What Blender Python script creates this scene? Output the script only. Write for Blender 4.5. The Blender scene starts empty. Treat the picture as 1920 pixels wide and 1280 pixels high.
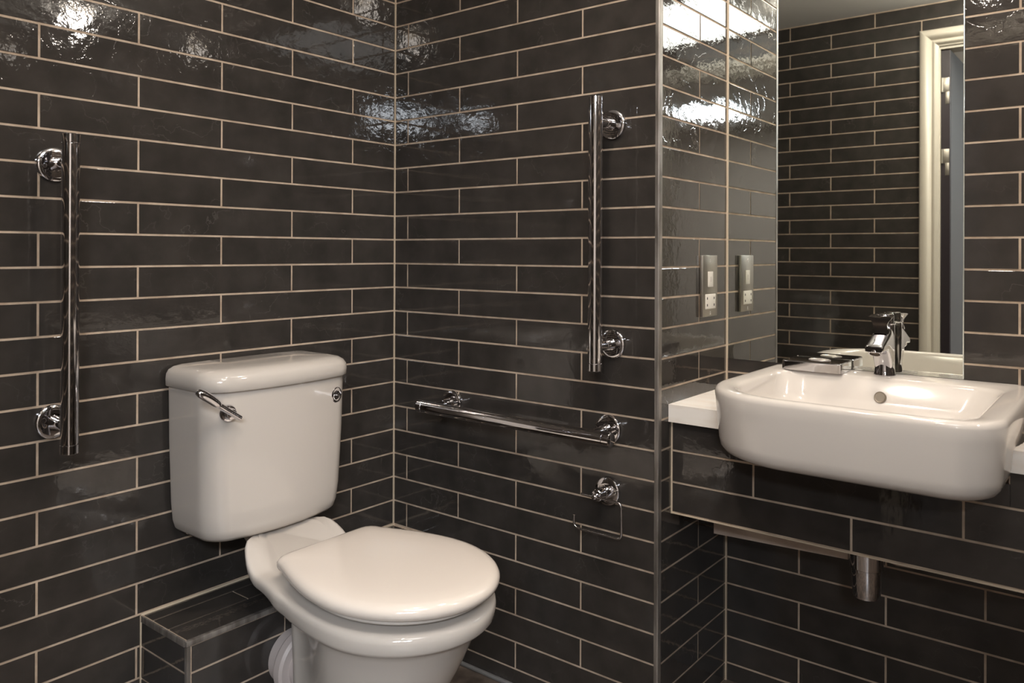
import bpy, bmesh, math, random
from mathutils import Vector, Matrix
random.seed(7)
PI = math.pi
col = bpy.context.scene.collection
scn = bpy.context.scene

# ------------------------------------------------------------------ camera
f = Vector((math.cos(.00162931)*math.cos(.67040133), math.cos(.00162931)*math.sin(.67040133), math.sin(.00162931)))
r = Vector((math.sin(.67040133), -math.cos(.67040133), 0.0)); u = r.cross(f)
ro = .00369924
r2 = r*math.cos(ro)+u*math.sin(ro); u2 = -r*math.sin(ro)+u*math.cos(ro)
camd = bpy.data.cameras.new('camera'); cam = bpy.data.objects.new('camera', camd); col.objects.link(cam)
M = Matrix((r2, u2, -f)).transposed().to_4x4(); M.translation = Vector((-1.63043, -1.73699, 1.12868))
cam.matrix_world = M
camd.sensor_width = 36.0; camd.lens = 1490.536*36/1920
camd.shift_x = 0.0; camd.shift_y = (470.996-640)/1920
camd.clip_start = 0.01
camd.dof.use_dof = True; camd.dof.focus_distance = 1.95; camd.dof.aperture_fstop = 5.0
scn.camera = cam
# ------------------------------------------------------------------ world, exposure
w = bpy.data.worlds.new('world'); scn.world = w; w.use_nodes = True
w.node_tree.nodes['Background'].inputs[0].default_value = (.6, .7, .9, 1)
w.node_tree.nodes['Background'].inputs[1].default_value = 0.02
scn.view_settings.view_transform = 'Standard'; scn.view_settings.look = 'None'
scn.view_settings.gamma = 1.0; scn.view_settings.use_curve_mapping = False
scn.view_settings.exposure = 0.0
# ------------------------------------------------------------------ lights (ceiling downlights of the room, daylight tone panel in the corridor)
WARM = (1.0, .83, .68)
DOWN = [  # x, y, power
    (0.07, -2.32, 17), (-1.31, -1.26, 10), (-0.15, -1.22, 13), (-0.72, -0.96, 7)]
def spot(x, y, z, power, size=2.5, colr=WARM, rad=.045):
    d = bpy.data.lights.new('downlight_lamp', 'SPOT'); d.energy = power; d.color = colr
    d.spot_size = size; d.spot_blend = .9; d.shadow_soft_size = rad
    o = bpy.data.objects.new('downlight_lamp', d); col.objects.link(o); o.location = (x, y, z); return o
for (x, y, p) in DOWN:
    spot(x, y, 2.225, p)
    d = bpy.data.lights.new('opal_lens_lamp', 'POINT'); d.energy = 7; d.color = (1.0, .90, .80); d.shadow_soft_size = .045
    o = bpy.data.objects.new('opal_lens_lamp', d); col.objects.link(o); o.location = (x, y, 2.205)
PANELS = [(-2.95, -3.2, .66, .56), (-3.6, -2.72, .5, .36)]
for (x, y, sx, sy) in PANELS:
    pan = bpy.data.lights.new('corridor_panel_lamp', 'AREA'); pan.shape = 'RECTANGLE'; pan.size = sx; pan.size_y = sy
    pan.energy = 230*sx*sy; pan.color = (.94, .96, 1.0)
    po = bpy.data.objects.new('corridor_panel_lamp', pan); col.objects.link(po); po.location = (x, y, 2.255)

# ------------------------------------------------------------------ dimensions (metres)
H = .07; L2 = .20246
C = .3788; EB = .872; E_ = 1.669; F_ = 2.75; ZC = 2.28; N0 = 16.65
def zrow(n): return (N0-n)*H

# ------------------------------------------------------------------ materials
def mat(name, base=(.5,.5,.5), rough=.5, metal=0.0, spec=.5, coat=0.0, emit=None, es=0.0):
    m = bpy.data.materials.new(name); m.use_nodes = True
    b = m.node_tree.nodes['Principled BSDF']
    b.inputs['Base Color'].default_value = (*base, 1); b.inputs['Roughness'].default_value = rough
    b.inputs['Metallic'].default_value = metal; b.inputs['Specular IOR Level'].default_value = spec
    b.inputs['Coat Weight'].default_value = coat; b.inputs['Coat Roughness'].default_value = .04
    if emit: b.inputs['Emission Color'].default_value = (*emit, 1); b.inputs['Emission Strength'].default_value = es
    return m
def N(m, t, **k):
    n = m.node_tree.nodes.new(t)
    for a, v in k.items():
        if a in n.inputs: n.inputs[a].default_value = v
        else: setattr(n, a, v)
    return n
def lk(m, a, b): m.node_tree.links.new(a, b)
def bsdf(m): return m.node_tree.nodes['Principled BSDF']
def noise_col(m, c1, c2, scale=20, detail=4, stretch=(1,1,1), lo=.35, hi=.65, rand=False):
    tc = N(m, 'ShaderNodeTexCoord'); mp = N(m, 'ShaderNodeMapping'); mp.inputs['Scale'].default_value = stretch
    lk(m, tc.outputs['Object'], mp.inputs['Vector'])
    if rand:
        oi = N(m, 'ShaderNodeObjectInfo'); mu = N(m, 'ShaderNodeMath', operation='MULTIPLY'); mu.inputs[1].default_value = 37.0
        lk(m, oi.outputs['Random'], mu.inputs[0]); cx = N(m, 'ShaderNodeCombineXYZ')
        lk(m, mu.outputs[0], cx.inputs[0]); lk(m, mu.outputs[0], cx.inputs[1]); lk(m, cx.outputs[0], mp.inputs['Location'])
    nz = N(m, 'ShaderNodeTexNoise'); nz.inputs['Scale'].default_value = scale; nz.inputs['Detail'].default_value = detail
    lk(m, mp.outputs[0], nz.inputs['Vector'])
    cr = N(m, 'ShaderNodeValToRGB'); cr.color_ramp.elements[0].position = lo; cr.color_ramp.elements[1].position = hi
    cr.color_ramp.elements[0].color = (*c1, 1); cr.color_ramp.elements[1].color = (*c2, 1)
    lk(m, nz.outputs[0], cr.inputs[0]); lk(m, cr.outputs[0], bsdf(m).inputs['Base Color'])
    return nz, mp
def bump(m, srcs):
    """srcs: list of (socket, distance)"""
    prev = None
    for s, d in srcs:
        b = N(m, 'ShaderNodeBump'); b.inputs['Strength'].default_value = 1.0; b.inputs['Distance'].default_value = d
        lk(m, s, b.inputs['Height'])
        if prev: lk(m, prev.outputs[0], b.inputs['Normal'])
        prev = b
    lk(m, prev.outputs[0], bsdf(m).inputs['Normal'])
def make_tile_mat(name, c1, c2, wave=1.0):
    m = mat(name, rough=.04, spec=.58)
    nz, mp = noise_col(m, c1, c2, scale=14, detail=6, rand=True, lo=.3, hi=.7)
    w1 = N(m, 'ShaderNodeTexNoise'); w1.inputs['Scale'].default_value = 40; w1.inputs['Detail'].default_value = 3.0
    w2 = N(m, 'ShaderNodeTexNoise'); w2.inputs['Scale'].default_value = 13; w2.inputs['Detail'].default_value = 1.0
    lk(m, mp.outputs[0], w1.inputs['Vector']); lk(m, mp.outputs[0], w2.inputs['Vector'])
    # crackle: thin veins in the glaze
    vo = N(m, 'ShaderNodeTexNoise'); vo.inputs['Scale'].default_value = 9; vo.inputs['Detail'].default_value = 5
    lk(m, mp.outputs[0], vo.inputs['Vector'])
    sb = N(m, 'ShaderNodeMath', operation='SUBTRACT'); sb.inputs[1].default_value = .5; lk(m, vo.outputs[0], sb.inputs[0])
    ab = N(m, 'ShaderNodeMath', operation='ABSOLUTE'); lk(m, sb.outputs[0], ab.inputs[0])
    mr = N(m, 'ShaderNodeMapRange'); mr.inputs[1].default_value = 0; mr.inputs[2].default_value = .006
    mr.inputs[3].default_value = 1; mr.inputs[4].default_value = 0; lk(m, ab.outputs[0], mr.inputs[0])
    mx = N(m, 'ShaderNodeMix', data_type='RGBA'); [q for q in mx.inputs if q.name == 'B' and q.type == 'RGBA'][0].default_value = (.125, .115, .105, 1)
    vm = N(m, 'ShaderNodeMath', operation='MULTIPLY'); lk(m, mr.outputs[0], vm.inputs[0])
    vn = N(m, 'ShaderNodeTexNoise'); vn.inputs['Scale'].default_value = 4; lk(m, mp.outputs[0], vn.inputs['Vector'])
    vr = N(m, 'ShaderNodeMapRange'); vr.inputs[1].default_value = .5; vr.inputs[2].default_value = .72; vr.inputs[4].default_value = .55
    lk(m, vn.outputs[0], vr.inputs[0]); lk(m, vr.outputs[0], vm.inputs[1])
    src = bsdf(m).inputs['Base Color'].links[0].from_socket
    lk(m, vm.outputs[0], mx.inputs[0]); lk(m, src, [q for q in mx.inputs if q.name == 'A' and q.type == 'RGBA'][0])
    lk(m, [q for q in mx.outputs if q.type == 'RGBA'][0], bsdf(m).inputs['Base Color'])
    bump(m, [(w1.outputs[0], .00040*wave), (w2.outputs[0], .0004*wave), (mr.outputs[0], .00004)])
    return m
TILE = make_tile_mat('glazed_tile', (.0315,.0282,.0258), (.0485,.043,.0392))
TILE2 = make_tile_mat('glazed_tile_dark', (.026,.022,.020), (.040,.034,.031))
GROUT = mat('grout', (.50,.40,.31), .9, spec=.2)
g, _ = noise_col(GROUT, (.40,.31,.235), (.56,.455,.355), scale=25, detail=5)
SILI = mat('silicone', (.60,.50,.38), .45)
CERA = mat('ceramic', (.575,.53,.485), .06, spec=.55)
CERB = mat('basin_ceramic', (.68,.64,.60), .06, spec=.55)
SEAT = mat('seat_plastic', (.74,.67,.605), .10, spec=.5)
CHROME = mat('chrome', (.68,.67,.69), .045, 1.0)
STEEL = mat('brushed_steel', (.46,.43,.38), .38, 1.0)
TRIM = mat('brushed_trim', (.42,.38,.34), .42, .75)
nz, mp = noise_col(TRIM, (.22,.20,.18), (.46,.43,.40), scale=60, detail=6, stretch=(1,1,.15))
STONE = mat('stone', (.8,.72,.62), .3)
noise_col(STONE, (.93,.89,.84), (.82,.74,.66), scale=9, detail=7, stretch=(7,1,4), lo=.42, hi=.72)
WPLAS = mat('white_plastic', (.75,.72,.66), .35)
GREYP = mat('grey_white_plastic', (.58,.54,.50), .4)
BLACK = mat('black', (.01,.01,.01), .5)
BOARD = mat('painted_board', (.52,.42,.35), .7)
noise_col(BOARD, (.45,.36,.30), (.60,.50,.42), scale=12, detail=5)
PAINT = mat('ceiling_paint', (.86,.86,.84), .8)
CREAM = mat('cream_gloss_paint', (.60,.555,.47), .35)
DOORM = mat('aubergine_door', (.020,.014,.018), .4)
DOORSHEEN = mat('door_face_sheen', (.04,.038,.04), .55)  # dark door paint lightened to hold the glancing sheen of corridor light
CORR = mat('corridor_paint', (.26,.215,.175), .8)
MIRR = mat('mirror_silver', (.84,.87,.82), .0, 1.0)
MEDGE = mat('mirror_edge', (.75,.80,.76), .15, .6)
FLOOR = mat('vinyl_floor', (.07,.055,.045), .35)
nz, mp = noise_col(FLOOR, (.05,.04,.033), (.16,.125,.10), scale=16, detail=8)
LENS = mat('lamp_lens', (1,1,1), .4, emit=(1.0,.82,.62), es=45)
PANEL = mat('led_panel', (1,1,1), .4, emit=(.80,.90,1.0), es=45)
WHITE = mat('white_enamel', (.8,.8,.8), .3)

# ------------------------------------------------------------------ helpers
def tag(o, label=None, cat=None, group=None, kind=None):
    if label: o['label'] = label
    if cat: o['category'] = cat
    if group: o['group'] = group
    if kind: o['kind'] = kind
    return o
def empty(name, loc, label=None, cat=None, group=None, kind=None):
    o = bpy.data.objects.new(name, None); col.objects.link(o); o.location = loc; o.empty_display_size = .05
    return tag(o, label, cat, group, kind)
WL = {}
def wloc(o): return WL.get(o.name, Vector(o.location)) if o else Vector((0,0,0))
def obj(name, bm, m, parent=None, smooth=True, angle=35):
    """bm in world coordinates; the object's origin is set to its parent's or its own middle"""
    bmesh.ops.recalc_face_normals(bm, faces=bm.faces[:])
    cs = [v.co for v in bm.verts]
    lo = Vector([min(c[i] for c in cs) for i in range(3)]); hi = Vector([max(c[i] for c in cs) for i in range(3)])
    ctr = (lo+hi)/2
    for v in bm.verts: v.co -= ctr
    me = bpy.data.meshes.new(name); bm.to_mesh(me); bm.free(); me.materials.append(m)
    if smooth:
        for p in me.polygons: p.use_smooth = True
        me.set_sharp_from_angle(angle=math.radians(angle))
    o = bpy.data.objects.new(name, me); col.objects.link(o)
    o.parent = parent; o.location = ctr-wloc(parent); WL[o.name] = ctr
    return o
def box(bm, x0, x1, y0, y1, z0, z1, bev=0.0, seg=2):
    vs = [bm.verts.new((x, y, z)) for x in (x0, x1) for y in (y0, y1) for z in (z0, z1)]
    fs = [bm.faces.new([vs[i] for i in q]) for q in ((0,1,3,2),(4,6,7,5),(0,4,5,1),(2,3,7,6),(0,2,6,4),(1,5,7,3))]
    if bev:
        es = list({e for q in fs for e in q.edges})
        bmesh.ops.bevel(bm, geom=es, offset=bev, segments=seg, affect='EDGES', profile=.5)
def BX(*a, **k):
    bm = bmesh.new(); box(bm, *a, **k); return bm
def loft(bm, rings, cap0=True, cap1=True):
    """rings: lists of equally many points"""
    R = [[bm.verts.new(p) for p in ring] for ring in rings]; n = len(R[0])
    for a, b in zip(R, R[1:]):
        for i in range(n):
            bm.faces.new((a[i], a[(i+1) % n], b[(i+1) % n], b[i]))
    if cap0: bm.faces.new(R[0][::-1])
    if cap1: bm.faces.new(R[-1])
    return R
def frame(d):
    d = Vector(d).normalized(); a = Vector((0,0,1)) if abs(d.z) < .9 else Vector((1,0,0))
    e1 = d.cross(a).normalized(); e2 = d.cross(e1).normalized(); return d, e1, e2
def turned(bm, origin, axis, prof, n=32):
    """prof: (distance along axis, radius)"""
    d, e1, e2 = frame(axis); o = Vector(origin); rings = []
    for t, rr in prof:
        rings.append([o+d*t+(e1*math.cos(2*PI*i/n)+e2*math.sin(2*PI*i/n))*max(rr, 1e-4) for i in range(n)])
    loft(bm, rings)
def tube(bm, pts, rad, n=12):
    """round wire along points"""
    pts = [Vector(p) for p in pts]; rings = []; e1 = None
    for i, p in enumerate(pts):
        d = (pts[min(i+1, len(pts)-1)]-pts[max(i-1, 0)]).normalized()
        if e1 is None: e1 = frame(d)[1]
        e1 = (e1-d*e1.dot(d)).normalized(); e2 = d.cross(e1)
        rr = rad[i] if isinstance(rad, (list, tuple)) else rad
        rings.append([p+(e1*math.cos(2*PI*k/n)+e2*math.sin(2*PI*k/n))*rr for k in range(n)])
    loft(bm, rings)
def fillet_path(pts, rad, n=6):
    pts = [Vector(p) for p in pts]; out = [pts[0]]
    for a, b, c in zip(pts, pts[1:], pts[2:]):
        u_ = (a-b).normalized(); v_ = (c-b).normalized()
        for k in range(n+1):
            t = k/n; p0 = b+u_*rad; p1 = b+v_*rad
            out.append((1-t)**2*p0+2*t*(1-t)*b+t*t*p1)
    out.append(pts[-1]); return out
def rrect(x0, x1, y0, y1, z, rr, n=8):
    """rounded rectangle ring; rr = radii at (x1,y1),(x0,y1),(x0,y0),(x1,y0)"""
    if not isinstance(rr, (list, tuple)): rr = (rr,)*4
    out = []
    for (cx, cy, a0, q) in ((x1, y1, 0, rr[0]), (x0, y1, 90, rr[1]), (x0, y0, 180, rr[2]), (x1, y0, 270, rr[3])):
        sx = -1 if cx == x1 else 1; sy = -1 if cy == y1 else 1
        ox, oy = cx+sx*q, cy+sy*q
        for k in range(n+1):
            a = math.radians(a0+90*k/n); out.append(Vector((ox+q*math.cos(a), oy+q*math.sin(a), z)))
    return out

# ------------------------------------------------------------------ tiles
J = .0048          # joint width
TT = .007          # tile thickness
tmesh = {}
def tile_mesh(wd, ht, d, m):
    """front face towards -local n ; d = orientation key: (axis, sign)"""
    key = (round(wd, 4), round(ht, 4), d, m.name)
    if key in tmesh: return tmesh[key]
    ax, sg = d; b = .0006
    bm = bmesh.new()
    def P(s, t, n):   # n: distance into room
        if ax == 0: return (n*sg, s, t)
        if ax == 1: return (s, n*sg, t)
        return (s, t, n*sg)
    R = []
    for (ins, n) in ((0, -TT), (0, -b*.8), (b*.35, -b*.2), (b, 0)):
        hw, hh = wd/2-ins, ht/2-ins
        R.append([P(-hw, -hh, n), P(hw, -hh, n), P(hw, hh, n), P(-hw, hh, n)])
    loft(bm, R)
    bmesh.ops.recalc_face_normals(bm, faces=bm.faces[:])
    me = bpy.data.meshes.new('tile'); bm.to_mesh(me); bm.free(); me.materials.append(m)
    tmesh[key] = me; return me
def put_tile(parent, s0, s1, t0, t1, plane, d, m=None):
    if s1-s0 < .006 or t1-t0 < .006: return
    m = m or TILE
    me = tile_mesh(s1-s0, t1-t0, d, m); ax, sg = d
    o = bpy.data.objects.new('tile', me); col.objects.link(o); o.parent = parent
    s, t = (s0+s1)/2, (t0+t1)/2; pl = plane+sg*random.uniform(.0001, .0005)
    p = Vector((pl, s, t)) if ax == 0 else Vector((s, pl, t)) if ax == 1 else Vector((s, t, pl))
    o.location = p-wloc(parent)
    a = random.gauss(0, .0030); b = max(-.0012, min(.0012, random.gauss(0, .0006)))
    if s1-s0 < .12: a *= .6
    o.rotation_euler = (0, a, b) if ax == 0 else (a, 0, b) if ax == 1 else (a, b, 0)
def sub(rect, hole):
    s0, s1, t0, t1 = rect; a0, a1, b0, b1 = hole
    if s1 <= a0 or s0 >= a1 or t1 <= b0 or t0 >= b1: return [rect]
    out = []
    if s0 < a0: out.append((s0, a0, t0, t1))
    if s1 > a1: out.append((a1, s1, t0, t1))
    m0, m1 = max(s0, a0), min(s1, a1)
    if t1 > b1: out.append((m0, m1, b1, t1))
    if t0 < b0: out.append((m0, m1, t0, b0))
    return out
def tile_field(parent, plane, d, s0, s1, z0, z1, joints, holes=(), dz=0.0, edge=(.003, .003), m=None, rows=None):
    """joints(n) -> offset such that vertical joints of row [n,n+1] stand at offset + 2*k*L2"""
    n = math.floor(N0-(z1)/H)-1
    while zrow(n) > z0-.02:
        zt, zb = zrow(n)+dz, zrow(n+1)+dz
        zt, zb = min(zt, z1+.002), max(zb, z0-.002)
        if zt-zb > .008:
            off = joints(n); k0 = math.floor((s0-off)/(2*L2))-1; x = off+k0*2*L2
            while x < s1:
                a, b = x, x+2*L2
                ra = max(a+J/2, s0+edge[0]); rb = min(b-J/2, s1-edge[1])
                if rb-ra > .006:
                    rs = [(ra, rb, zb+J/2, zt-J/2)]
                    for h in holes: rs = [q for rr in rs for q in sub(rr, h)]
                    for q in rs: put_tile(parent, q[0], q[1], q[2], q[3], plane, d, m)
                x += 2*L2
        n += 1
def struct(name, bm, m, parent=None, label=None):
    o = obj(name, bm, m, parent, smooth=False)
    if parent is None: o['kind'] = 'structure'
    if label: o['label'] = label
    return o
GS = .0009   # grout sits this far behind the tile faces
even = lambda n: n % 2 == 0

# ------------------------------------------------------------------ room shell
fl = struct('floor', BX(-1.80, C+.05, -F_-.05, .05, -.06, 0), FLOOR, label='dark mottled brown floor along the tiled walls')
ce = struct('ceiling', BX(-1.67, C+.05, -F_-.05, .05, ZC, ZC+.06), PAINT, label='flat white ceiling seen in the mirror')
wa = struct('wall_left', BX(-E_-.1, .05, GS, .10, 0, ZC), GROUT, label='dark glazed brick tile wall behind the toilet')
tile_field(wa, 0, (1, -1), -E_, 0, 0, ZC, lambda n: -.16086 if even(n) else -.16086-L2,
           holes=[(-.757, 0, 0, .321)], edge=(.003, .0035))
wb = struct('wall_back', BX(GS, .05, -EB+.0502, .0, 0, ZC), GROUT, label='dark glazed brick tile wall with two chrome rails')
tile_field(wb, 0, (0, -1), -EB, 0, 0, ZC, lambda n: -.0549-(L2 if even(n) else 0),
           holes=[(-.196, 0, 0, .321)], edge=(.0102, .0035))
wc = struct('wall_return', BX(GS, C+.05, -EB+GS, -EB+.0500, 0, ZC), GROUT, label='short tiled return wall beside the mirror')
tile_field(wc, -EB, (1, -1), 0, C, 0, ZC, lambda n: .2120-(0 if even(n) else 2*L2-.0),
           holes=[(.2120+J/2, C, 20, 21)], edge=(.0165, .0035)) if False else None
n = -16
while zrow(n+1) > -.07:
    zt, zb = min(zrow(n), ZC), max(zrow(n+1), 0)
    if zt-zb > .01:
        cuts = [.0155, .2120, C-.003] if even(n) else [.0155, C-.003]
        for i in range(len(cuts)-1):
            a = cuts[i]+(J/2 if i else 0); b = cuts[i+1]-(J/2 if i+1 < len(cuts)-1 else 0)
            put_tile(wc, a, b, zb+J/2, zt-J/2, -EB, (1, -1))
    n += 1
MR = -1.4245; MZ0 = .851; MZ1 = 2.02
wd = struct('wall_right', BX(C+GS, C+.06, -F_, -EB, 0, ZC), GROUT, label='dark glazed brick tile wall around the mirror and below the worktop')
tile_field(wd, C, (0, -1), -F_, -EB, 0, zrow(8), lambda n: -EB-.1925-(L2 if even(n) else 0), edge=(.003, .0035))
tile_field(wd, C, (0, -1), -F_, -EB, zrow(8), ZC, lambda n: -1.5315-(0 if even(n) else L2),
           holes=[(MR-.001, -EB, MZ0, MZ1)], edge=(.003, .0035))
# wall behind the camera with the doorway (seen in the mirror)
DO0, DO1, DOZ = -1.01, -2.14, 2.075
bm = bmesh.new()
box(bm, -E_-.10, -E_-GS, DO0, 0, 0, ZC); box(bm, -E_-.10, -E_-GS, -F_, DO1, 0, ZC); box(bm, -E_-.10, -E_-GS, DO1, DO0, DOZ, ZC)
we = struct('wall_front', bm, GROUT, label='tiled wall with the doorway, seen in the mirror')
tile_field(we, -E_, (0, 1), -F_, 0, 0, ZC, lambda n: -.3286-(0 if even(n) else L2), dz=-.0081,
           holes=[(DO1-.083, DO0+.083, -1, DOZ+.083)], edge=(.003, .0035))
wf = struct('wall_side', BX(-E_-.1, C+.05, -F_-.06, -F_-GS, 0, ZC), GROUT, label='far tiled side wall outside the view')
tile_field(wf, -F_, (1, 1), -E_, C, 0, ZC, lambda n: .1 if even(n) else .1-L2, edge=(.003, .003))
# silicone beads in the inner corners
struct('trim_1', BX(-.0032, .001, -.0032, .001, 0, ZC), SILI, label='pale grout bead in the corner behind the toilet')
struct('trim_2', BX(C-.0045, C+.001, -EB-.0045, -EB+.001, 0, ZC), SILI, label='pale grout bead beside the mirror')
# metal corner trim on the outer corner
bm = bmesh.new()
n_ = 8; prof = [(.0011, -EB+.0095), (-.0008, -EB+.0095), (-.0010, -EB+.003)]
for k in range(n_+1):
    a = math.radians(90*k/n_); prof.append((.0020-.0030*math.cos(a), -EB+.0020-.0030*math.sin(a)))
prof += [(.0135, -EB-.0010), (.0145, -EB-.0008), (.0145, -EB+.0011)]
prof += [(.0011, -EB+.0011)]
loft(bm, [[Vector((x, y, z)) for x, y in prof] for z in (0, ZC)])
struct('trim_3', bm, TRIM, label='brushed metal edge trim on the outer tiled corner')
struct('baseboard_back', BX(-.012, -.0006, -EB, -.2, 0, .009, bev=.003), mat('floor_seal', (.16,.16,.16), .4), label='thin grey seal where wall meets floor')

# door frame, lining and door leaf
dr = empty('door_1', (-E_, (DO0+DO1)/2, 0), kind='structure', label='cream framed doorway with open dark door, seen in mirror'); WL[dr.name] = Vector(dr.location)
def arch_prof():   # (distance from opening edge, proud)
    return [(0, 0), (0, .012), (.010, .014), (.014, .018), (.024, .018), (.028, .013), (.034, .013), (.040, .021), (.060, .023), (.075, .020), (.080, .016), (.080, 0)]
for side in (0, 1, 2):
    bm = bmesh.new(); P = arch_prof(); rings = []
    if side == 0:   # left jamb (y = DO0), mitred top
        for (q, h) in P: pass
        rings = [[Vector((-E_+h, DO0+q, zz if zz == 0 else DOZ+q)) for q, h in P] for zz in (0, 1)]
    elif side == 1:
        rings = [[Vector((-E_+h, DO1-q, zz if zz == 0 else DOZ+q)) for q, h in P] for zz in (0, 1)]
    else:
        rings = [[Vector((-E_+h, (DO0+q if e else DO1-q), DOZ+q)) for q, h in P] for e in (0, 1)]
    loft(bm, rings); obj('architrave', bm, CREAM, dr, angle=60)
LX = -E_-.10
for bb in ((LX, -E_, DO0-.004, DO0+.0, 0, DOZ), (LX, -E_, DO1-.0, DO1+.012, 0, DOZ), (LX, -E_, DO1+.012, DO0-.004, DOZ-.012, DOZ-.0)):
    obj('door_lining', BX(*bb), CREAM, dr, smooth=False)
LF = -E_-.012; LY = DO0-.0045
leaf = obj('door_leaf', BX(LF-.95, LF, LY-.038, LY, .01, DOZ-.016, bev=.002), DOORM, dr, smooth=False)
fc = obj('sheen_face', BX(LF-.945, LF-.010, LY-.0395, LY-.0375, .015, DOZ-.020), DOORSHEEN, leaf, smooth=False); fc['label'] = 'dark open door face with glancing corridor light painted in as grey'  # thin sheet whose grey is the corridor's reflection on the dark leaf
for zc in (1.878, 1.553, .35):
    bm = bmesh.new()
    box(bm, LF-.003, LF+.0015, LY-.034, LY-.001, zc-.010, zc+.055, bev=.0010)
    box(bm, LF-.003, LF+.0015, LY-.034, LY-.017, zc-.065, zc-.005, bev=.0010)
    turned(bm, (LF+.004, LY-.006, zc-.010), (0, 0, 1), [(0, .004), (0, .005), (.065, .005), (.065, .004)], 12)
    h = obj('hinge', bm, STEEL, dr); h['label'] = 'brushed steel hinge on the dark door edge'

# corridor beyond the doorway
X1 = -4.6
struct('floor_corridor', BX(X1, -1.80, -4.2, -.3, -.06, 0), FLOOR, label='dark corridor floor beyond the doorway')
struct('ceiling_corridor', BX(X1, -E_-.10, -4.2, -.3, ZC, ZC+.06), PAINT, label='white corridor ceiling beyond the doorway')
bm = bmesh.new(); box(bm, X1-.05, X1, -4.2, -.3, 0, ZC); box(bm, X1, -E_-.1, -.3, -.25, 0, ZC); box(bm, X1, -E_-.1, -4.25, -4.2, 0, ZC)
box(bm, -E_-.14, -E_-.10, DO0+.03, -.3, 0, ZC); box(bm, -E_-.14, -E_-.10, -4.2, DO1-.03, 0, ZC); box(bm, -E_-.14, -E_-.10, DO1-.03, DO0+.03, DOZ+.03, ZC)
struct('wall_corridor', bm, CORR, label='grey corridor walls beyond the doorway')
for (x, y, sx, sy), lb in zip(PANELS, ('large cool white light panel in the corridor ceiling', 'small cool white light panel farther along the corridor')):
    tag(obj('bright_ceiling_area', BX(x-sx/2, x+sx/2, y-sy/2, y+sy/2, ZC-.012, ZC-.001), PANEL), lb, 'light')

tag(obj('bright_ceiling_area', BX(-1.60, -.95, -2.10, -1.50, ZC-.010, ZC-.0005), mat('flash_bounce_glow', (1,1,1), .4, emit=(.99,.97,.94), es=11)),
    'added glowing square for bounced flash on the room ceiling by the doorway', 'light')  # no fitting here: glow added in place of flash bounced off the ceiling

# ------------------------------------------------------------------ pipe boxing behind the pan
LW, LD, LH = -.7600, -.1960, .3225
bx = empty('pipe_boxing', (-.38, -.098, 0), 'low dark tiled ledge with metal edge trims behind the toilet pan', 'ledge'); WL[bx.name] = Vector(bx.location)
obj('boxing_core', BX(LW+.0015, -.0005, LD+.0015, -.0005, 0, LH-.0015), GROUT, bx, smooth=False)
for (a, b) in ((-.043, -.006), (-.1085, -.0465), (-.1840, -.1125)):
    cuts = {0: [-.012], 1: [-.012], 2: [-.012]}
    xs = {-.043: [LW+.006, -.30, -.004], -.1085: [LW+.006, -.5594, -.155, -.004], -.1840: [LW+.006, -.36, -.004]}[a]
    for i in range(len(xs)-1): put_tile(bx, xs[i]+.001, xs[i+1]-.0025, a, b, LH, (2, 1))
for n in (12, 13, 14, 15, 16):      # front face and left end
    zt, zb = min(zrow(n)-J/2, LH-.012), max(zrow(n+1)+J/2, .001)
    if zt-zb < .01: continue
    xs = [LW+.010, -.52, -.12, -.004] if even(n) else [LW+.010, -.36, -.004]
    for i in range(len(xs)-1): put_tile(bx, xs[i]+.001, xs[i+1]-.003, zb, zt, LD, (1, -1))
    put_tile(bx, LD+.010, -.007, zb, zt, LW, (0, -1))
bm = bmesh.new(); box(bm, LW-.001, -.004, LD-.001, LD+.010, LH-.010, LH+.0008, bev=.001); obj('edge_trim', bm, TRIM, bx)
bm = bmesh.new(); box(bm, LW-.001, LW+.0035, LD+.0105, -.004, LH-.013, LH+.0008, bev=.0008); obj('edge_trim', bm, TRIM, bx)
bm = bmesh.new(); box(bm, LW-.001, LW+.008, LD-.001, LD+.008, 0, LH-.0105, bev=.001); obj('edge_trim', bm, TRIM, bx)
bm = bmesh.new(); box(bm, LW, -.004, -.0055, -.0002, LH-.001, LH+.004, bev=.0015); obj('grout_bead', bm, SILI, bx)
bm = bmesh.new(); box(bm, LW-.0015, LW+.003, -.006, -.0002, 0, LH, bev=.0012); obj('grout_bead', bm, SILI, bx)

# ------------------------------------------------------------------ toilet
TX = -.506
t = empty('toilet', (TX, -.42, 0), 'white close-coupled toilet with its lid down, under the tiled corner', 'toilet'); WL[t.name] = Vector(t.location)
def sm(x): x = max(0, min(1, x)); return x*x*(3-2*x)
def egg(yb, yf, w, wb, yc, z, rb=.03, nf=24, nb=34, pw=2.0, conv=False):
    """symmetric outline about TX: back y=yb (half-width wb), widest w at yc, front tip yf"""
    half = []   # right side from back middle to front tip
    half.append((0, yb))
    half.append((wb*.5, yb))
    for k in range(5):
        a = math.radians(90*k/4); half.append((wb-rb+rb*math.sin(a), yb-rb+rb*math.cos(a)))
    for k in range(1, nb+1):
        tt = k/nb; y = (yb-rb)+(yc-(yb-rb))*tt; half.append((wb+(w-wb)*(math.sin(tt*PI/2) if conv else sm(tt)), y))
    for k in range(1, nf+1):
        a = PI/2*k/nf; half.append((w*max(0, math.cos(a))**(2/pw), yc+(yf-yc)*math.sin(a)**(2/pw)))
    pts = [Vector((TX+x, y, z)) for x, y in half]
    pts += [Vector((TX-x, y, z)) for x, y in half[-2:0:-1]]
    return pts
# pan
bm = bmesh.new()
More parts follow.
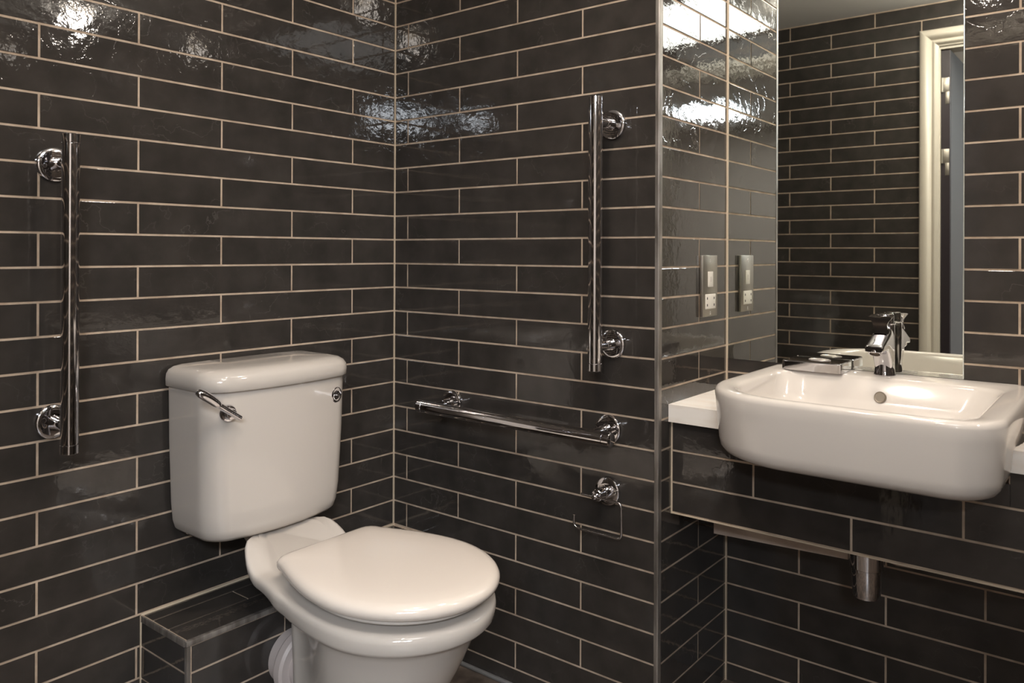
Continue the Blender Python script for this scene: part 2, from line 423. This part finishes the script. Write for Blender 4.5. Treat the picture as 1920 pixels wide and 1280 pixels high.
#          z     yb    yf     w     wb    yc
secs = [(.000, -.32, -.600, .105, .090, -.46), (.012, -.32, -.602, .107, .092, -.46), (.05, -.318, -.605, .104, .090, -.46),
        (.12, -.315, -.612, .107, .092, -.465), (.20, -.315, -.632, .120, .094, -.49), (.26, -.315, -.658, .135, .096, -.51),
        (.30, -.315, -.682, .146, .098, -.52), (.345, -.315, -.704, .157, .100, -.53), (.378, -.315, -.720, .166, .100, -.54),
        (.388, -.27, -.727, .170, .100, -.545), (.394, -.19, -.733, .173, .098, -.55), (.397, -.10, -.742, .178, .098, -.55), (.401, -.055, -.752, .1835, .102, -.555), (.407, -.040, -.757, .1860, .106, -.555),
        (.425, -.035, -.760, .187, .110, -.555), (.434, -.035, -.758, .186, .112, -.555), (.4385, -.038, -.752, .181, .111, -.55), (.440, -.045, -.742, .172, .107, -.55),
        (.440, -.09, -.70, .13, .08, -.52)]
rings = [egg(yb, yf, wf_, wbk, yc, z) for z, yb, yf, wf_, wbk, yc in secs]
def shelf_hw(y):        # half width of the shelf behind the bowl, by depth
    K = [(-.04, .050), (-.155, .060), (-.175, .100), (-.185, .114), (-.20, .123), (-.22, .133), (-.28, .142), (-.33, .154), (-.38, .168), (-.42, .178)]
    if y > K[0][0]: return K[0][1]
    for (a, p), (b, q) in zip(K, K[1:]):
        if y >= b: return p+(q-p)*(a-y)/(a-b)
    return K[-1][1]
for i, ring in enumerate(rings):
    z = secs[i][0]; k = sm((z-.385)/.016); e = secs[i][3]/.187
    for p in ring:
        if k > 0 and p.y > -.40:
            hw = shelf_hw(p.y)*e; cur = abs(p.x-TX)
            base = max(1e-6, secs[i][4]+(secs[i][3]-secs[i][4])*sm(((secs[i][1]-.03)-p.y)/((secs[i][1]-.03)-secs[i][5])))
            f_ = k*(1-sm((-p.y-.36)/.04)); p.x = TX+(p.x-TX)*(1-f_+f_*hw/base)
        if z < .434: p.z += k*(.434-z)*.42*sm((p.y+.42)/.12)
        p.z += k*.049*sm((p.y+.262)/.085)
loft(bm, rings)
pan_o = obj('pan', bm, CERA, t, angle=60)
# moulded web lines on the pan flank
# seat ring and lid
def slab(z0, z1, w, yb, yf, dome, wb, yc=-.50, edge=.010):
    bm = bmesh.new(); R = []
    for (dz_, ins) in ((0, edge*.75), (.15, edge*.2), (.35, 0), (.55, 0), (.75, edge*.25), (.90, edge*.7), (1.0, edge*1.6)):
        R.append(egg(yb-ins, yf+ins, w-ins, wb-ins, yc, z0+(z1-z0)*dz_, rb=.030, conv=True))
    for q, dd in ((.82, .55), (.6, .85), (.35, .97), (.12, 1.0)):
        base = egg(yb-edge*1.6, yf+edge*1.6, w-edge*1.6, wb-edge*1.6, yc, z1+dome*dd, rb=.030, conv=True)
        c0 = Vector((TX, (yb+yf)/2, 0)); R.append([Vector((c0.x+(p.x-c0.x)*q, c0.y+(p.y-c0.y)*q, p.z)) for p in base])
    loft(bm, R); return bm
obj('seat', slab(.4535, .4655, .171, -.332, -.748, .0, .122, yc=-.555, edge=.006), GREYP, t, angle=60)
lid = obj('seat_lid', slab(.4665, .4965, .1900, -.3170, -.7700, .004, .138, yc=-.555, edge=.012), SEAT, t, angle=60)
for s in (-1, 1):
    bm = bmesh.new(); turned(bm, (TX+s*.075-.018, -.318, .458), (1, 0, 0), [(0, .006), (.001, .009), (.035, .009), (.036, .006)], 16)
    box(bm, TX+s*.075-.012, TX+s*.075+.012, -.326, -.310, .430, .456, bev=.003)
    h = obj('hinge', bm, CHROME, t); h['label'] = 'chrome seat hinge'
# cistern
bm = bmesh.new()
def cring(z, hw, d, rf, yb=-.006, cx=-.5135):
    ring = rrect(cx-hw, cx+hw, -d+.010, yb, z, (.012, .012, rf, rf), 10); out = []
    for p in ring:      # front face bows forward
        q = (p.x-cx)/hw; out.append(Vector((p.x, p.y-.014*(1-q*q)*sm((yb-p.y)/(d*.6)), p.z)))
    return out
def dense(ring):        # subdivide the long straight sides so that the bow is smooth
    out = []
    for a, b in zip(ring, ring[1:]+ring[:1]):
        out.append(a)
        if (a-b).length > .05:
            for k in range(1, 12): out.append(a.lerp(b, k/12))
    return out
def crings(prof, cx=-.5125, yb=None):
    res = []
    for i, (z, hw, d, rf) in enumerate(prof):
        y_ = -.006 if yb is None else yb(i); rf = rf*.66
        ring = dense(rrect(cx-hw, cx+hw, -d+.020, y_, z, (.012, .012, rf, rf), 10))
        for p in ring:
            q = min(1, abs(p.x-cx)/hw); p.y -= .026*(1-q*q)*sm((y_-p.y)/(d*.6))
        res.append(ring)
    return res
prof = [(.4895, .120, .130, .04), (.4900, .150, .160, .055), (.4930, .168, .176, .062), (.502, .1760, .185, .066), (.520, .1815, .189, .068), (.56, .1855, .192, .068),
        (.70, .1905, .197, .067), (.815, .192, .199, .066), (.838, .192, .199, .066)]
loft(bm, crings(prof)); cis = obj('cistern', bm, CERA, t, angle=60)
bm = bmesh.new()
prof = [(.8270, .190, .200, .066), (.8245, .1955, .205, .070), (.8270, .1985, .2075, .072), (.842, .1990, .2085, .073), (.853, .1975, .207, .072), (.862, .192, .201, .068),
        (.8685, .182, .191, .062), (.8715, .165, .175, .055), (.8730, .10, .14, .04)]
loft(bm, crings(prof, yb=lambda i: -.004-(0.0 if i < 6 else (i-5)*.004)))
obj('cistern_lid', bm, CERA, t, angle=60)
# flush lever
bm = bmesh.new()
PV = Vector((-.6655, -.196, .780))
turned(bm, PV+Vector((0, .006, 0)), (-.12, -1, 0), [(0, .0185), (.004, .0185), (.007, .0165), (.008, .013), (.017, .0125), (.021, .011), (.0225, .008)], 32)
lev = obj('flush_lever', bm, CHROME, t); lev['label'] = 'chrome flush lever with long paddle'
def bar_between(bm, a, b, w0, h0, w1, h1, up=Vector((0, 0, 1)), steps=1, bulge=None, rnd=True):
    a, b = Vector(a), Vector(b); d = (b-a).normalized(); s_ = d.cross(up).normalized(); u_ = s_.cross(d)
    R = []
    for k in range(steps+1):
        tt = k/steps; c0 = a.lerp(b, tt); ww = w0+(w1-w0)*tt; hh = h0+(h1-h0)*tt
        if bulge: ww, hh, off = bulge(tt); c0 = c0+u_*off
        R.append([c0+s_*ww*math.copysign(abs(math.cos(q))**.7, math.cos(q))+u_*hh*math.copysign(abs(math.sin(q))**.7, math.sin(q)) for q in [2*PI*i/16 for i in range(16)]])
    loft(bm, R)
bm = bmesh.new()
P0 = PV+Vector((.012, -.021, -.009)); P1 = PV+Vector((-.098, -.038, .064)); PM = P0.lerp(P1, .5)
bar_between(bm, P0, PM, .0055, .0066, .0060, .0064, up=Vector((0, -1, .3)))
bar_between(bm, P0.lerp(P1, .46), P1, 0, 0, 0, 0, up=Vector((0, -.35, 1)), steps=14,
            bulge=lambda t_: (.0105*min(1, math.sqrt(max(.02, 1-(2*t_-1)**6))), .0095*math.sqrt(max(.03, 1-(2*t_-1)**4)), .002*math.sin(PI*t_)))
obj('paddle', bm, CHROME, lev, angle=50)
# side button
bm = bmesh.new(); bc = Vector((-.3690, -.1880, .7790))
turned(bm, bc+Vector((0, .003, 0)), (.24, -.97, 0), [(0, .0195), (.004, .0195), (.0055, .0180), (.0040, .0135), (.0050, .0095), (.0062, .003)], 28)
b_ = obj('side_cap', bm, CHROME, t); b_['label'] = 'round chrome cap on the right of the cistern'
# pan connector to the boxing
bm = bmesh.new()
turned(bm, (TX, -.360, .200), (0, 1, 0), [(0, .044), (.02, .050), (.040, .052), (.042, .0655), (.048, .067), (.066, .067), (.070, .063), (.071, .056), (.092, .056), (.094, .073), (.100, .078), (.118, .078), (.124, .074), (.126, .060), (.163, .060)], 44)
c_ = obj('pan_connector', bm, mat('connector_plastic', (.50,.44,.42), .45), t, angle=30); c_['label'] = 'grey-white ribbed plastic soil pipe collar'
# pan web: trap way behind the bowl
bm = bmesh.new()
R = []
for k in range(9):
    tt = k/8; y = -.38+tt*.05; z = .205-.005*tt; rr = .062-.012*tt
    R.append([Vector((TX+rr*math.cos(2*PI*i/28), y, z+rr*1.05*math.sin(2*PI*i/28))) for i in range(28)])
loft(bm, R); obj('trap_way', bm, CERA, t, angle=60)

# ------------------------------------------------------------------ grab rails
def rail(label, a, b, posts, nrm):
    a, b = Vector(a), Vector(b); nrm = Vector(nrm); mid = (a+b)/2
    root = empty('grab_rail', mid-nrm*.08, label, 'grab rail', 'chrome grab rails'); WL[root.name] = Vector(root.location)
    d = (b-a).normalized(); Lr = (b-a).length; R_ = .0165
    bm = bmesh.new(); turned(bm, a+d*.0185, d, [(0, R_*.92), (.0012, R_*.92), (.0016, R_), (Lr-.0386, R_), (Lr-.0382, R_*.92), (Lr-.037, R_*.92)], 40); obj('bar', bm, CHROME, root)
    for e, dd in ((a, d), (b, -d)):
        bm = bmesh.new(); turned(bm, e, dd, [(0, R_*.90), (.0006, R_*.97), (.0016, R_+.0005), (.0180, R_+.0005), (.0185, R_), (.0185, R_*.9)], 40); obj('end_cap', bm, CHROME, root)
    for p in posts:
        p = Vector(p)
        bm = bmesh.new(); turned(bm, p, nrm, [(0, .0345), (.003, .0350), (.007, .0340), (.0090, .0315), (.0098, .026), (.0100, .012)], 44)
        pl = obj('wall_plate', bm, CHROME, root)
        bm = bmesh.new(); turned(bm, p+nrm*.0095, nrm, [(0, .0140), (.004, .0125), (.030, .0120), (.0305, .0108), (.033, .0108), (.0335, .0120), (.060, .0120)], 28)
        obj('post', bm, CHROME, root)
    return root
rail('upright chrome grab rail on the left wall beside the cistern', (-.943, -.08, 1.360), (-.943, -.08, .729), [(-.943, 0, 1.304), (-.943, 0, .782)], (0, -1, 0))
rail('upright chrome grab rail near the outer tiled corner', (-.08, -.7515, 1.4885), (-.08, -.7515, .857), [(0, -.7505, 1.433), (0, -.7520, .913)], (-1, 0, 0))
rail('level chrome grab rail low on the wall above the toilet roll holder', (-.08, -.184, .7075), (-.08, -.797, .7055), [(0, -.2355, .7110), (0, -.7415, .7095)], (-1, 0, 0))

# ------------------------------------------------------------------ toilet roll holder
hz = .5625; hy = -.7405
th = empty('toilet_roll_holder', (0, hy, hz), 'empty chrome wire toilet roll holder low on the tiled wall', 'roll holder'); WL[th.name] = Vector(th.location)
bm = bmesh.new(); turned(bm, (0, hy, hz), (-1, 0, 0), [(0, .0335), (.003, .034), (.008, .033), (.010, .030), (.0105, .0155)], 40); obj('wall_plate', bm, CHROME, th)
bm = bmesh.new(); turned(bm, (-.010, hy, hz), (-1, 0, 0), [(0, .0150), (.020, .0150), (.0205, .0138), (.023, .0138), (.0235, .0150), (.042, .0142), (.0440, .0125), (.045, .007), (.056, .0065), (.058, .004)], 32); obj('post', bm, CHROME, th)
wx = -.062
path = fillet_path([(wx, -.704, hz-.0000), (wx, -.8130, hz-.002), (wx, -.8130, .4790), (wx, -.684, .4795), (wx, -.684, .509)], .014, 8)
bm = bmesh.new(); tube(bm, path, .0030, 12); obj('wire_hook', bm, CHROME, th)
# small screw caps / drilled plugs left on wall

# ------------------------------------------------------------------ shaver socket
sp = empty('shaver_socket', (.255, -EB, 1.046), 'brushed metal shaver socket plate with white inserts on return wall', 'socket'); WL[sp.name] = Vector(sp.location)
obj('face_plate', BX(.2125, .2990, -EB-.0095, -EB-.0004, .9695, 1.1235, bev=.0012), STEEL, sp)
bm = bmesh.new(); box(bm, .2420, .2700, -EB-.0112, -EB-.0090, 1.0440, 1.0825, bev=.0006); sw = obj('indicator_panel', bm, WPLAS, sp)
obj('switch_mark', BX(.2530, .2590, -EB-.0116, -EB-.0110, 1.057, 1.070), GREYP, sw, smooth=False)
bm = bmesh.new(); box(bm, .2270, .2850, -EB-.0112, -EB-.0090, .9890, 1.0260, bev=.0006); si = obj('socket_insert', bm, WPLAS, sp)
for xx in (.235, .275):
    for zz in (1.0155, .9985):
        bm = bmesh.new(); box(bm, xx-.0022, xx+.0022, -EB-.01145, -EB-.0110, zz-.0030, zz+.0030); obj('pin_hole', bm, BLACK, si, smooth=False)
for zz in (1.1130, 1.1070, .9805, .9760):
    bm = bmesh.new(); turned(bm, (.2555, -EB-.0093, zz), (0, -1, 0), [(0, .0022), (.0007, .0018)], 12); obj('screw', bm, CHROME, sp)

# ------------------------------------------------------------------ mirror
mi = empty('wall_mirror', (C, (-EB+MR)/2, MZ0), 'tall frameless wall mirror behind the basin', 'mirror'); WL[mi.name] = Vector(mi.location)
obj('mirror_glass', BX(C-.0022, C+.0010, MR, -EB-.0046, MZ0, MZ1), MIRR, mi, smooth=False)
obj('polished_edge', BX(C-.0036, C+.0010, MR-.0028, MR-.0002, MZ0, MZ1, bev=.0008), MEDGE, mi)

# ------------------------------------------------------------------ vanity: tiled fascia, worktop, basin, tap
FX = .063; FB = .5200
va = empty('vanity_fascia', (FX, -1.6, FB), 'dark tiled apron under the pale stone worktop', 'vanity front'); WL[va.name] = Vector(va.location)
bm = BX(FX+.0013, FX+.020, -F_, -EB-.0010, FB+.001, .7085)
box(bm, FX+.0013, FX+.020, -1.018, -EB-.0010, .7085, .7360); box(bm, FX+.0013, FX+.020, -F_, -1.548, .7085, .7360)
obj('fascia_core', bm, GROUT, va, smooth=False)
for z1_, z0_, off in ((.7390, .6680, -1.2752), (.6680, .5940, -1.0705), (.5940, .5210, -1.2752)):
    zt, zb = min(z1_-J/2, .735), max(z0_+J/2, FB+.006)
    xs = [-EB-.0045]+[off-2*L2*k for k in range(0, 6) if off-2*L2*k > -F_]+[-F_+.003]
    for a, b in zip(xs, xs[1:]):
        for q in sub((b+J/2, a-(J/2 if a != xs[0] else 0), zb, zt), (-1.550, -1.016, .7115, 1)): put_tile(va, *q, FX, (0, -1))
obj('grout_bead', BX(FX-.0010, FX+.003, -EB-.0045, -EB-.0004, FB, .736), SILI, va, smooth=False)
tr = obj('bottom_trim', BX(FX-.0012, FX+.018, -F_, -EB-.001, FB, FB+.0028, bev=.0006), SILI, va); tr['label'] = 'thin pale metal trim along the lower edge'
# basin outline
BYL, BYR, BXB, BXF = -1.008, -1.562, C-.003, -.140
def bring(z, gl, gf, gb, rf, rb): return rrect(BXF+gf, BXB-gb, BYR+gl, BYL-gl, z, (rb, rf+.060, rf-.035, rb), 14)
bs = empty('basin', (.13, -1.272, .705), 'white semi-recessed rectangular basin with rounded corners', 'basin'); WL[bs.name] = Vector(bs.location)
bm = bmesh.new()
prof = [(.7090, .080, .075, .06, .07, .05), (.7095, .048, .044, .04, .085, .05), (.7125, .030, .027, .02, .10, .05), (.7185, .0185, .016, .01, .108, .045), (.7280, .0120, .009, .005, .112, .04),
        (.745, .0085, .006, .002, .114, .035), (.790, .0045, .003, 0, .118, .03), (.815, .002, .001, 0, .120, .03), (.838, .0, .0, 0, .120, .03), (.8445, .0015, .0015, 0, .120, .028), (.8485, .0050, .0050, 0, .117, .026), (.850, .0100, .0100, 0, .113, .022),
        (.850, .020, .018, .010, .105, .02)]
R = [bring(*p) for p in prof]
def iring(z, x0, x1, yl, yr, r1, r2): return rrect(x0, x1, yr, yl, z, (r2, r1+.055, r1-.025, r2), 14)
R += [iring(.8495, BXF+.024, .300, -1.046, -1.522, .095, .055), iring(.8470, BXF+.029, .294, -1.052, -1.516, .092, .055), iring(.8410, BXF+.033, .2885, -1.058, -1.510, .09, .055),
      iring(.800, BXF+.042, .272, -1.056, -1.495, .085, .06), iring(.770, BXF+.060, .250, -1.080, -1.470, .08, .06), iring(.752, BXF+.10, .20, -1.12, -1.43, .07, .06), iring(.745, BXF+.17, .14, -1.2, -1.34, .05, .05)]
loft(bm, R); obj('bowl', bm, CERB, bs, angle=70)
bm = bmesh.new()
turned(bm, (.2725, -1.279, .8085), (-.96, 0, .28), [(-.006, .0128), (.0020, .0128), (.0034, .0118), (.0028, .0108), (.0022, .0100), (.0021, .002)], 32)
ov = obj('overflow_ring', bm, mat('dull_nickel', (.33,.29,.24), .5, 1.0), bs); ov['label'] = 'round metal overflow hole ring'
bm = bmesh.new(); turned(bm, (.12, -1.272, .7440), (0, 0, 1), [(0, .03), (.003, .03), (.0045, .026), (.003, .010)], 28); obj('waste', bm, CHROME, bs)
# worktop pieces either side of the basin (one stone slab with a cut-out), front edge at x=.048
bm = bmesh.new()
WX = .048; Wz0, Wz1 = .7365, .7772
cut = []
for p in [bring(.76, -.004, 0, 0, .112, .03)]: cut = p
# outline polygon: outer rect minus cut-out -> left piece + right piece + strip at back hidden under the basin
def prism(bm, poly, z0, z1):
    loft(bm, [[Vector((x, y, z0)) for x, y in poly], [Vector((x, y, z1)) for x, y in poly]])
left = [(WX, -EB-.0008), (C-.002, -EB-.0008), (C-.002, BYL+.010), (.115, BYL+.001)]
for k in range(6):
    a = math.radians(90*k/5*.55); left.append((.115-.112*math.sin(a)*1.0, BYL-.0005-.112*(1-math.cos(a))))
left = [p for p in left if p[0] >= WX-.0001]
left.append((WX, left[-1][1]-.008))
prism(bm, left, Wz0, Wz1)
ys = BYR
right = [(WX, -F_+.002), (C-.002, -F_+.002), (C-.002, ys-.010), (.115, ys-.001)]
for k in range(6):
    a = math.radians(90*k/5*.55); right.append((.115-.112*math.sin(a), ys+.0005+.112*(1-math.cos(a))))
right = [p for p in right if p[0] >= WX-.0001]
right.append((WX, right[-1][1]+.008))
prism(bm, right, Wz0, Wz1)
wt = obj('worktop', bm, STONE, None, smooth=False)
tag(wt, 'pale veined stone worktop on either side of the basin', 'worktop')

# tap
TP = Vector((.3420, -1.272, .850))
tp = empty('basin_tap', TP, 'chrome lever mixer tap on the back ledge of the basin', 'tap'); WL[tp.name] = TP.copy()
def sect(x, w_, zt, zb, p=.45, n=28):
    mid, hh = (zt+zb)/2, (zt-zb)/2
    return [TP+Vector((x, w_*math.copysign(abs(math.cos(q))**p, math.cos(q)), mid+hh*math.copysign(abs(math.sin(q))**p, math.sin(q)))) for q in [2*PI*i/n for i in range(n)]]
bm = bmesh.new()
R = []
for z, rx, ry in ((0, .0240, .0235), (.0015, .0245, .0240), (.005, .0228, .0222), (.020, .0215, .0212), (.060, .0210, .0208), (.105, .0212, .0210), (.116, .0208, .0206), (.1175, .0195, .0195)):
    R.append([TP+Vector((rx*math.cos(2*PI*i/36), ry*math.sin(2*PI*i/36), z)) for i in range(36)])
loft(bm, R); obj('tap_body', bm, CHROME, tp, angle=50)
bm = bmesh.new()
loft(bm, [sect(.004, .0205, .1140, .012), sect(-.014, .0208, .1120, .014), sect(-.024, .0207, .1070, .030), sect(-.034, .0204, .1020, .0480), sect(-.050, .0200, .0945, .0600),
          sect(-.070, .0195, .0855, .0615), sect(-.088, .0192, .0780, .0600), sect(-.0950, .0190, .0750, .0600), sect(-.0975, .0178, .0730, .0615)])
obj('spout', bm, CHROME, tp, angle=40)
bm = bmesh.new(); turned(bm, TP+Vector((-.0830, 0, .0640)), (-.50, 0, -.87), [(0, .0138), (.007, .0138), (.0092, .0130), (.0092, .0110), (.004, .0106)], 32)
ae = obj('aerator', bm, CHROME, tp)
bm = bmesh.new(); turned(bm, TP+Vector((-.0855, 0, .0597)), (-.50, 0, -.87), [(0, .0100), (.0015, .0098)], 24); obj('aerator_mesh', bm, mat('aerator_dark', (.12,.09,.07), .6, .5), ae)
bm = bmesh.new(); turned(bm, TP+Vector((0, 0, .1165)), (0, 0, 1), [(0, .0190), (.0008, .0222), (.0028, .0232), (.0048, .0222), (.0052, .0190)], 36); obj('collar', bm, CHROME, tp)
bm = bmesh.new(); turned(bm, TP+Vector((0, 0, .1210)), (0, 0, 1), [(0, .0195), (.008, .0192), (.0165, .0195), (.0195, .0185), (.0210, .014)], 36)
cp = obj('cap', bm, CHROME, tp, angle=50)
half = [(.0185, .0985), (.0182, .1030), (.0158, .1080), (.0145, .1140), (.0155, .1200), (.0185, .1260), (.0225, .1310), (.0252, .1345), (.0256, .1362), (.0200, .1360), (.0100, .1350), (0, .1345)]
bm = bmesh.new(); R = []
for x, sc_, dz_, zmin in ((.006, .76, .004, .130), (-.006, .82, .004, .128), (-.0185, .92, .003, .1265), (-.0240, .96, .0025, .1220), (-.0275, .97, .0020, .1080), (-.0330, .98, .0010, .0985), (-.042, 1.0, 0, .0985), (-.0450, .97, -.0005, .0990)):
    pr_ = [(y*sc_, max(z, zmin)+dz_) for y, z in half]
    R.append([TP+Vector((x, y, z)) for y, z in pr_]+[TP+Vector((x, -y, z)) for y, z in pr_[-2::-1]])
loft(bm, R); obj('lever_handle', bm, CHROME, tp, angle=35)

# soap box on the ledge
sb = empty('soap_box', (.328, -1.122, .850), 'low rectangular chrome box with oval opening on basin ledge', 'soap box'); WL[sb.name] = Vector(sb.location)
bm = bmesh.new()
loft(bm, [rrect(.281, .372, -1.192, -1.053, .8505, .008, 5), rrect(.2815, .3715, -1.1915, -1.0535, .8705, .008, 5), rrect(.2820, .3710, -1.1910, -1.0540, .8716, .0078, 5), rrect(.2838, .3692, -1.1892, -1.0558, .8732, .0065, 5)])
bd = obj('box_body', bm, CHROME, sb, angle=22)
bm = bmesh.new(); R = []
for q, z in ((1.0, .8730), (1.0, .8745), (.93, .8750), (.86, .8742), (.80, .8736)):
    R.append([Vector((.332+.017*q*math.cos(2*PI*i/36), -1.128+.026*q*math.sin(2*PI*i/36), z)) for i in range(36)])
loft(bm, R); o = obj('oval_insert', bm, mat('satin_white_metal', (.85,.80,.76), .22, .7), sb); o['label'] = 'pale oval opening ring'

# bottle trap and support board under the basin
bt = empty('bottle_trap', (.150, -1.2825, .405), 'chrome bottle trap hanging under the tiled apron', 'waste trap'); WL[bt.name] = Vector(bt.location)
bm = bmesh.new(); turned(bm, (.150, -1.2825, .4055), (0, 0, 1), [(0, .022), (.0015, .0255), (.006, .0275), (.062, .0305), (.064, .0335), (.110, .0345), (.112, .030)], 44); obj('cup', bm, CHROME, bt, angle=40)
bm = bmesh.new(); turned(bm, (.150, -1.2825, .5175), (0, 0, 1), [(0, .0315), (.002, .034), (.020, .034), (.022, .018), (.183, .018)], 40); obj('collar', bm, CHROME, bt)
bm = bmesh.new(); turned(bm, (.184, -1.2825, .525), (1, 0, 0), [(0, .016), (.190, .016)], 24); obj('outlet_pipe', bm, CHROME, bt)
sb2 = empty('support_board', (.205, -1.1, .45), 'beige painted board under the basin behind the tiled apron', 'board'); WL[sb2.name] = Vector(sb2.location)
bm = bmesh.new(); loft(bm, [[Vector((x, -.918, z)) for x, z in ((.200, .4450), (.218, .4450), (.218, .70), (.200, .70))], [Vector((x, -1.2315, z)) for x, z in ((.200, .4570), (.218, .4570), (.218, .70), (.200, .70))]])
obj('board', bm, BOARD, sb2, smooth=False)
bm = bmesh.new(); pr = [(-1.305, .473), (-1.330, .468), (-1.372, .470), (-1.383, .478), (-1.400, .482), (-1.60, .50), (-2.60, .51)]
for (a, za), (b, zb) in zip(pr, pr[1:]):
    loft(bm, [[Vector((x, a, z)) for x, z in ((.200, za), (.218, za), (.218, .70), (.200, .70))], [Vector((x, b, z)) for x, z in ((.200, zb), (.218, zb), (.218, .70), (.200, .70))]])
obj('board', bm, BOARD, sb2, smooth=False)

# ------------------------------------------------------------------ downlight fittings
names = ['round ceiling downlight above the far end of the worktop', 'round ceiling downlight near the doorway', 'round ceiling downlight above the basin', 'round ceiling downlight above the toilet seat']
for (x, y, p), lb in zip(DOWN, names):
    d_ = empty('ceiling_downlight', (x, y, ZC), lb, 'ceiling light', 'ceiling downlights'); WL[d_.name] = Vector(d_.location)
    bm = bmesh.new(); turned(bm, (x, y, ZC), (0, 0, -1), [(-.002, .058), (.006, .058), (.010, .055), (.010, .046), (.002, .044)], 36); obj('bezel', bm, WHITE, d_)
    bm = bmesh.new(); turned(bm, (x, y, ZC), (0, 0, -1), [(.003, .043), (.012, .043), (.020, .038), (.024, .028), (.026, .010)], 28); obj('lens', bm, LENS, d_)
